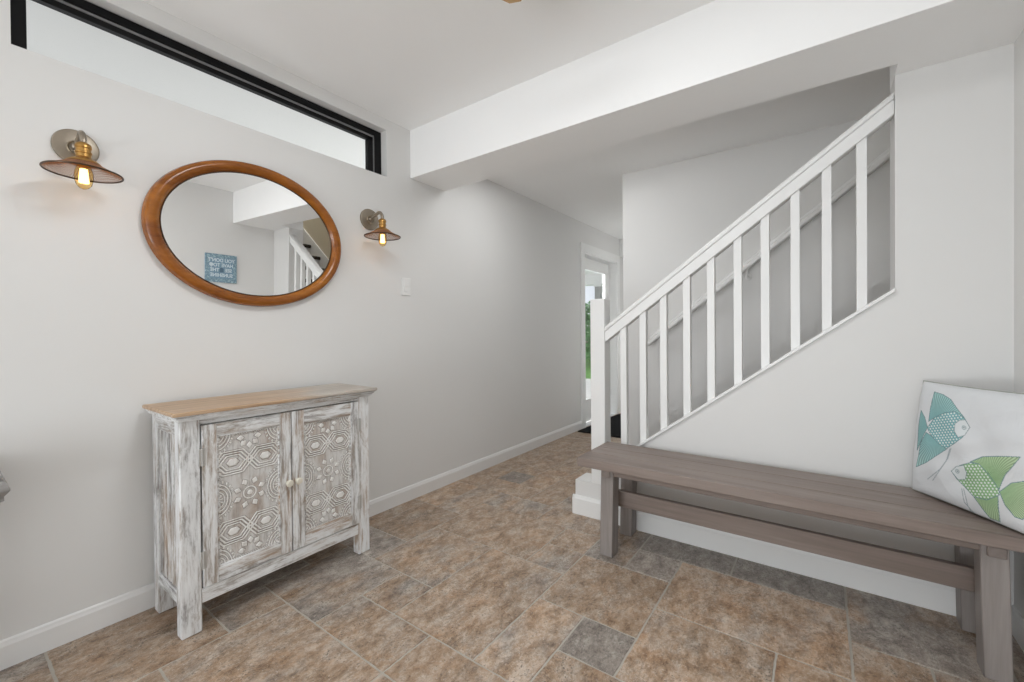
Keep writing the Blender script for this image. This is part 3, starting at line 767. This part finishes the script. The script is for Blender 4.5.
# ------------------------------------------------------------------ sconces
def sconce(yc, label, Rs):
    Rs = .103
    s = thing('wall_sconce', (WX, yc, 1.822), label, 'wall lamp', 'cage wall lamps beside the mirror')
    Ry = Matrix.Rotation(PI/2, 4, 'Y')
    m = MB(); m.lathe([(0, 0), (.064, 0), (.0645, .006), (.062, .012), (.057, .014), (.0, .0155)], 48, Matrix.Translation((WX, yc, 1.822)) @ Ry)
    bp = obj('backplate', m, M_nickel, s)
    m = MB(); m.lathe([(.020, 0), (.026, .0), (.027, .004), (.024, .006), (.020, .004)], 32, Matrix.Translation((WX+.014, yc, 1.816)) @ Ry, False)
    for k in range(3):
        a = k*2*PI/3; m.lathe([(0, 0), (.0035, 0), (.003, .003), (0, .0035)], 10, Matrix.Translation((WX+.015, yc+.014*math.cos(a), 1.816+.014*math.sin(a))) @ Ry)
    obj('mounting_ring', m, M_bronze, sub(bp, s))
    xs = WX+.130
    m = MB(); pts = [(WX+.014, yc, 1.822), (WX+.05, yc, 1.835), (WX+.085, yc, 1.846)]
    for k in range(1, 9):
        a = k/8*PI/2; pts.append((xs-.04+.04*math.sin(a)+.0, yc, 1.812+.038*math.cos(a)))
    pts.append((xs, yc, 1.795))
    m.tube(pts, .0095, 14); m.lathe([(0, 0), (.016, 0), (.014, .010), (.010, .014), (0, .015)], 20, Matrix.Translation((WX+.013, yc, 1.822)) @ Ry)
    obj('arm', m, M_nickel, s)
    Tm = Matrix.Translation((xs, yc, 0))
    m = MB(); m.lathe([(0, 1.806), (.012, 1.806), (.020, 1.800), (.0225, 1.792), (.0225, 1.786), (.020, 1.784), (.020, 1.774), (.0225, 1.772), (.0225, 1.767), (.0205, 1.765), (.0205, 1.754), (.024, 1.750), (.034, 1.744), (.046, 1.735), (.047, 1.732), (.030, 1.738), (.014, 1.745), (0, 1.745)], 32, Tm)
    obj('socket', m, M_brass, s)
    # perforated conical shade, woven wire with dark rolled rim
    sh = MB(); nr, na = 11, 84
    zt, zb_ = 1.738, 1.700
    for i in range(nr):
        f_ = i/(nr-1); r = .034+(Rs-.034)*f_; z = zt+(zb_-zt)*(f_**.9)
        if 0 < i < nr-1: sh.tube([(xs+r*math.cos(2*PI*k/64), yc+r*math.sin(2*PI*k/64), z) for k in range(64)], .0008, 4, True)
    for k in range(na):
        a = 2*PI*k/na
        sh.tube([(xs+(.034+(Rs-.034)*f_)*math.cos(a), yc+(.034+(Rs-.034)*f_)*math.sin(a), zt+(zb_-zt)*(f_**.9)) for f_ in (0, .33, .66, 1)], .0009, 4)
    shade = obj('shade', sh, M_copper, s)
    m = MB(); m.tube([(xs+Rs*math.cos(2*PI*k/72), yc+Rs*math.sin(2*PI*k/72), zb_) for k in range(72)], .0030, 8, True)
    m.tube([(xs+.035*math.cos(2*PI*k/40), yc+.035*math.sin(2*PI*k/40), zt) for k in range(40)], .0022, 8, True)
    obj('shade_rim', m, M_rim, sub(shade, s))
    m = MB(); m.lathe([(.013, 1.745), (.0135, 1.732), (.018, 1.720), (.0235, 1.705), (.0250, 1.690), (.0240, 1.672), (.020, 1.656), (.012, 1.646), (.004, 1.642), (0, 1.641)], 28, Tm, False)
    bl = obj('bulb', m, M_amber, s)
    m = MB()
    for k in range(9):
        a = 2*PI*k/9; a2 = a+2*PI/18
        m.tube([(xs+.0085*math.cos(a), yc+.0085*math.sin(a), 1.712), (xs+.0125*math.cos(a), yc+.0125*math.sin(a), 1.664), (xs+.0125*math.cos(a2), yc+.0125*math.sin(a2), 1.664), (xs+.0085*math.cos(a2), yc+.0085*math.sin(a2), 1.712)], .0019, 6)
    obj('filament', m, M_fil, sub(bl, s))
sconce(.338, 'bronze cage wall lamp left of the oval mirror, bulb lit', .122)
sconce(1.610, 'bronze cage wall lamp right of the oval mirror, bulb lit', .122)

# light switch
sw = thing('light_switch', (WX, 1.892, 1.432), 'white light switch plate on the wall right of the mirror', 'light switch')
m = MB(); m.box(WX, WX+.006, 1.855, 1.929, 1.374, 1.491, .002); obj('plate', m, M_switch, sw)
m = MB(); m.box(WX+.005, WX+.0085, 1.875, 1.909, 1.399, 1.466, .001); m.box(WX+.008, WX+.0105, 1.877, 1.907, 1.434, 1.464, .001)
obj('rocker', m, M_switch, sw)
# chime box high on the hall end wall
m = MB(); m.box(WX-.002, WX+.06, 5.645, 5.82, 2.155, 2.397, .006)
o = obj('wall_chime', m, M_switch, None, L=(WX, 5.73, 2.155)); tagit(o, 'small white box high on the hall wall just past the glazed door', 'box')

# ------------------------------------------------------------------ canvas sign seen in the mirror
M_sign, nt, b = nodes('blue_patterned_canvas')
v = objvec(nt); n_ = noise(nt, v, 55, 3, .6, 1.0)
nt.links.new(ramp(nt, n_, [(.40, (.16, .26, .33)), (.5, (.22, .33, .41)), (.62, (.40, .55, .60))]), b.inputs['Base Color']); b.inputs['Roughness'].default_value = .8
M_letter = plain('pale_blue_lettering', (.66, .75, .80), .8, 0, .2, .03)
SY0, SY1, SZ0, SZ1 = 1.682, 1.974-.04, 1.541, 1.828
SY1 = 1.972; SY0 = 1.686; SZ0 -= .004; SZ1 -= .004
sg = thing('wall_sign', (RX, (SY0+SY1)/2, (SZ0+SZ1)/2), 'square blue canvas sign with pale lettering on the right wall, reflected in the mirror', 'sign')
m = MB(); m.box(RX-.02, RX-.0005, SY0, SY1, SZ0, SZ1, .002); obj('canvas', m, M_sign, sg)
M_field = plain('slate_blue_field', (.20, .33, .43), .8)
m = MB(); m.box(RX-.0212, RX-.0195, SY0+.035, SY1-.035, SZ0+.04, SZ1-.04); obj('field', m, M_field, sg)
def word(txt, ycen, zc, size, sxs=1.0):
    cu = bpy.data.curves.new('t', 'FONT'); cu.body = txt; cu.size = size; cu.align_x = 'CENTER'; cu.align_y = 'CENTER'; cu.extrude = .0008; cu.offset = .0016
    o = bpy.data.objects.new('t', cu); COL.objects.link(o); bpy.context.view_layer.update()
    me = bpy.data.meshes.new_from_object(o.evaluated_get(bpy.context.evaluated_depsgraph_get())); me.name = 'lettering'
    bpy.data.objects.remove(o)
    # text x runs towards -y on a wall that faces -x
    Mx = Matrix(((0, 0, -1, RX-.0222), (-sxs, 0, 0, ycen), (0, 1, 0, zc), (0, 0, 0, 1)))
    for vtx in me.vertices: vtx.co = (Mx @ vtx.co) - sg.L
    me.materials.clear(); me.materials.append(M_letter)
    q = bpy.data.objects.new('lettering', me); COL.objects.link(q); q.parent = sg.o
yc = (SY0+SY1)/2; zc = (SZ0+SZ1)/2
word("YOU DON'T", yc, zc+.079, .050, .86); word("HAVE TO", yc+.016, zc+.030, .050, .86)
word("SEE", yc+.062, zc-.020, .050, .9); word("THE", yc-.062, zc-.020, .050, .9); word("SUNSHINE", yc, zc-.072, .050, .88)
m = MB(); m.box(RX-.0226, RX-.0212, yc-.018, yc+.018, zc-.040, zc-.004); m.prism([(yc-.024, zc-.006), (yc+.024, zc-.006), (yc, zc+.008)], 'x', RX-.0226, RX-.0212)
M_slate = plain('dark_slate_motif', (.10, .17, .24), .8); obj('house_motif', m, M_slate, sg)
m = MB(); m.lathe([(0, 0), (.019, 0), (.018, .0014), (0, .0014)], 24, Matrix.Translation((RX-.0212, yc-.092, zc+.034)) @ Matrix.Rotation(-PI/2, 4, 'Y')); m.box(RX-.0226, RX-.0212, yc-.095, yc-.089, zc+.004, zc+.02)
obj('tree_motif', m, M_letter, sg)

# ------------------------------------------------------------------ grey console end at the left edge
cn = thing('console_table', (-2.06, -.14, 0), 'grey wooden console table with moulded edge, only its corner showing at the left edge', 'console table')
def ringprof(prof, x0, x1, y0, y1):
    bm = bmesh.new(); R = []
    for o_, z in prof: R.append([bm.verts.new(p) for p in ((x0-.0, y0-o_, z), (x1+o_, y0-o_, z), (x1+o_, y1+o_, z), (x0-.0, y1+o_, z))])
    for A, B in zip(R, R[1:]):
        for i in range(4): bm.faces.new((A[i], A[(i+1) % 4], B[(i+1) % 4], B[i]))
    bm.faces.new(R[0]); bm.faces.new(R[-1][::-1]); w = MB(); w.bm.free(); w.bm = bm; return w
pf = [(o_, z_-.008) for o_, z_ in [(-.014, .640), (-.013, .651), (-.006, .655), (-.006, .668), (.000, .676), (.005, .684), (.005, .690), (.002, .696), (.001, .702), (-.003, .706), (-.006, .711), (-.016, .713), (-.016, .718), (-.009, .720), (-.007, .727), (-.010, .734), (-.016, .738)]]
obj('table_top', ringprof(pf, -2.228, -1.901, -.42, .136), M_greywood, cn)
m = MB(); m.box(-2.2, -1.95, -.37, .085, .590, .634, .003); obj('apron', m, M_greywood, cn)
for x in (-2.18, -1.975):
    for y in (-.345, .06):
        m = MB(); m.box(x-.02, x+.02, y-.02, y+.02, .48, .60, .003)
        m.lathe([(.0, .0005), (.016, .0005), (.02, .03), (.014, .05), (.022, .12), (.026, .25), (.018, .38), (.024, .41), (.016, .44), (.024, .48), (0, .485)], 20, Matrix.Translation((x, y, 0)))
        obj('leg', m, M_greywood, cn)

# ------------------------------------------------------------------ ceiling light
LX, LY = -.883, 1.237
cl = thing('ceiling_light', (LX, LY, ZC), 'brass ceiling light hanging from the middle of the entry ceiling', 'ceiling light')
Tm = Matrix.Translation((LX, LY, 0))
m = MB(); m.lathe([(0, ZC-.0005), (.065, ZC-.0005), (.065, ZC-.012), (.05, ZC-.022), (.012, ZC-.026), (0, ZC-.026)], 32, Tm); obj('canopy', m, M_brass, cl)
m = MB(); m.tube([(LX, LY, ZC-.02), (LX, LY, 2.36)], .006); obj('stem', m, M_brass, cl)
m = MB(); m.lathe([(0, 2.312), (.016, 2.315), (.054, 2.330), (.056, 2.342), (.052, 2.352), (.03, 2.368), (0, 2.371)], 8, Tm); obj('bottom_cap', m, M_brass, cl)
m = MB(); m.lathe([(.03, 2.372), (.075, 2.385), (.105, 2.41), (.115, 2.44), (.113, 2.44), (.103, 2.412), (.074, 2.388), (.03, 2.376)], 8, Tm, False)
M_opal = plain('opal_glass', (.80, .78, .72), .25); obj('glass_bowl', m, M_opal, cl)

# ------------------------------------------------------------------ doormat
m = MB(); m.box(-2.205, -1.55, 4.285, 5.48, .0008, .014, .004); dm = obj('doormat', m, M_mat, None, L=(-1.88, 4.88, 0))
tagit(dm, 'black doormat on the hall floor in front of the glazed door', 'doormat')

# ------------------------------------------------------------------ outdoors beyond the door and the high window
M_conc = plain('pale_porch_concrete', (.62, .61, .59), .8, 0, .2, .06, 8)
M_post = paint('grey_post_paint', (.34, .34, .335), .6)
M_pceil = paint('porch_ceiling_paint', (.84, .84, .83), .7)
m = MB(); m.box(-16, X0-.002, -5, 9.6, -.16, -.03); obj('porch_slab', m, M_conc, None, False, 'structure')  # carried far past the porch so neutral light bounces onto its ceiling
m = MB(); m.box(-5.3, X0-.002, -2.2, 9.7, 2.50, 2.62); obj('ceiling_porch', m, M_pceil, None, False, 'structure')
m = MB(); m.box(-5.15, -4.95, -2.2, 9.6, 2.25, 2.499, .004); m.box(-4.949, X0-.002, 9.35, 9.55, 2.25, 2.499, .004); obj('trim_2', m, M_pceil, None, False, 'structure')
for k, (x, y) in enumerate(((-4.265, 9.45), (-5.05, 6.0), (-5.05, 1.5))):
    c_ = thing('porch_column', (x, y, -.03), ['grey square porch column seen through the glass of the hall door', 'grey square porch column midway along the porch edge', 'grey square porch column nearest the entry end of the porch'][k], 'column')
    m = MB(); m.box(x-.08, x+.08, y-.08, y+.08, .1, 2.20, .006); obj('shaft', m, M_post, c_)
    m = MB(); m.box(x-.12, x+.12, y-.12, y+.12, -.0295, .1, .006); obj('base', m, M_trim, c_)
    m = MB(); m.box(x-.10, x+.10, y-.10, y+.10, 2.20, 2.249, .006); obj('capital', m, M_trim, c_)
M_lawn = plain('lawn_grass', (.13, .28, .07), .9, 0, .1, .35, 3)
m = MB(); m.box(-40, 12, 9.62, 45, -.4, -.2); obj('ground', m, M_lawn, None, False, 'structure')
def leafmat(name, c):
    m, nt, b = nodes(name); n_ = noise(nt, objvec(nt), 2.5, 3)
    nt.links.new(mix(nt, n_, tuple(x*.5 for x in c), tuple(x*1.5 for x in c)), b.inputs['Base Color']); b.inputs['Roughness'].default_value = .6; return m
M_leaf = leafmat('shrub_leaves', (.07, .22, .05)); M_leaf2 = leafmat('tree_leaves', (.09, .25, .07)); M_bark = plain('bark', (.12, .09, .07), .9)
def crown(c, r, n, s, seed):
    w = MB(); rg = random.Random(seed)
    for _ in range(n):
        d = Vector((rg.gauss(0, 1), rg.gauss(0, 1), rg.gauss(0, 1))).normalized()*(rg.uniform(.6, 1)); p = Vector((c[0]+d.x*r[0], c[1]+d.y*r[1], c[2]+d.z*r[2]))
        R = Matrix.Rotation(rg.uniform(0, 2*PI), 3, 'Z') @ Matrix.Rotation(rg.uniform(0, PI), 3, 'X')
        w.quad(*[tuple(p+R @ Vector(q)) for q in ((-s, 0, 0), (0, -s*.5, s*.2), (s, 0, 0), (0, s*.5, s*.2))])
    return w
k = 0
for (x, y, h, r, lab) in ((-5.9, 14.2, 1.5, 1.1, 'round green shrub on the lawn, nearest beyond the door glass'),
                      (-8.4, 15.5, 1.8, 1.3, 'green shrub on the lawn left of the tree behind the porch'),
                      (-3.6, 15.6, 1.7, 1.2, 'green shrub on the lawn right of the tree behind the porch')):
    s_ = thing('shrub', (x, y, -.2), lab, 'shrub')
    obj('foliage', crown((x, y, -.2+h*.55), (r, r, h*.55), 2600, .07, 10+k), M_leaf, s_, False)
    m = MB(); m.tube([(x, y, -.2), (x, y, .5)], .05); obj('stem', m, M_bark, s_); k += 1
tr = thing('tree', (-7.6, 19, -.2), 'leafy green tree at the back of the lawn beyond the porch', 'tree')
obj('foliage', crown((-7.6, 19, 1.35), (2.6, 2.4, 1.45), 6000, .11, 30), M_leaf2, tr, False)
m = MB(); m.tube([(-7.6, 19, -.2), (-7.5, 19, 1.2), (-7.6, 19.1, 2.5)], [.16, .13, .08]); obj('trunk', m, M_bark, tr)

# ------------------------------------------------------------------ light
def area(name, loc, rot, sx, sy, power, col=(1, 1, 1), spread=PI):
    l = bpy.data.lights.new(name, 'AREA'); l.shape = 'RECTANGLE'; l.size = sx; l.size_y = sy; l.energy = power; l.color = col; l.spread = spread
    o = bpy.data.objects.new(name, l); COL.objects.link(o); o.location = loc; o.rotation_euler = rot; return o
area('entrance_daylight', ((BX0+BX1)/2, YB-.03, 1.05), (PI/2, 0, 0), BX1-BX0-.1, 1.7, 34, (.93, .97, 1))
area('entrance_fill_uplight', ((BX0+BX1)/2, YB+.12, .45), (PI/2+.75, 0, 0), BX1-BX0-.1, .7, 37, (.90, .955, 1))  # added uplight, tilted up from the entrance to brighten the ceiling
area('entry_fill_light', (-.80, .85, 2.475), (0, 0, 0), .5, .5, 15, (.955, .98, 1))  # added unseen panel by the ceiling, apart from the brass fixture, brightening the entry
area('upstairs_fill_light', (1.3, 2.8, 4.9), (0, 0, 0), 1.6, .8, 26, (1, .995, .98))  # added soft light at the top of the windowless stairwell shell
area('porch_fill_light', (-3.9, 4.6, 1.2), (0, -PI/2, 0), 1.6, 1.0, 78, (.97, .99, 1))  # added lamp out of view on the porch, strengthening daylight into the hall
area('hall_fill_light', (-1.50, 2.56, 2.39), (0, 0, 0), .5, .4, 6.0, (.98, .99, 1))  # added fill hidden behind the beam, no fitting there
sun = bpy.data.lights.new('sun', 'SUN'); sun.energy = 2.2; sun.angle = .02; so = bpy.data.objects.new('sun', sun); COL.objects.link(so)
so.rotation_euler = (math.radians(50), 0, math.radians(-65))
W = bpy.data.worlds.new('sky'); bpy.context.scene.world = W; W.use_nodes = True
bg = W.node_tree.nodes['Background']; bg.inputs[0].default_value = (.86, .92, 1, 1); bg.inputs[1].default_value = 1.0

# ------------------------------------------------------------------ camera
yaw, pit, rol = [math.radians(a) for a in (35.8986, -.43356, -.48097)]
s_, c_ = math.sin(yaw), math.cos(yaw)
F = Vector((-s_, c_, 0)); R = Vector((c_, s_, 0)); U = Vector((0, 0, 1))
F2 = F*math.cos(pit)+U*math.sin(pit); U2 = U*math.cos(pit)-F*math.sin(pit)
R3 = R*math.cos(rol)+U2*math.sin(rol); U3 = U2*math.cos(rol)-R*math.sin(rol)
cam = bpy.data.cameras.new('camera'); cam.sensor_width = 36; cam.sensor_fit = 'HORIZONTAL'; cam.lens = 425.368/1024*36
cam.shift_y = -(341-335.93)/1024; cam.clip_start = .02; cam.clip_end = 200
oc = bpy.data.objects.new('camera', cam); COL.objects.link(oc)
Mx = Matrix((( R3.x, U3.x, -F2.x, 0), (R3.y, U3.y, -F2.y, 0), (R3.z, U3.z, -F2.z, 1.12), (0, 0, 0, 1)))
oc.matrix_world = Mx
sc = bpy.context.scene; sc.camera = oc
sc.view_settings.view_transform = 'Standard'; sc.view_settings.look = 'None'; sc.view_settings.gamma = 1; sc.view_settings.exposure = 0.02
sc.view_settings.use_curve_mapping = False
try:
    sc.cycles.use_denoising = True; sc.cycles.max_bounces = 10; sc.cycles.diffuse_bounces = 6; sc.cycles.transparent_max_bounces = 12
    sc.cycles.sample_clamp_indirect = 6
except Exception: pass
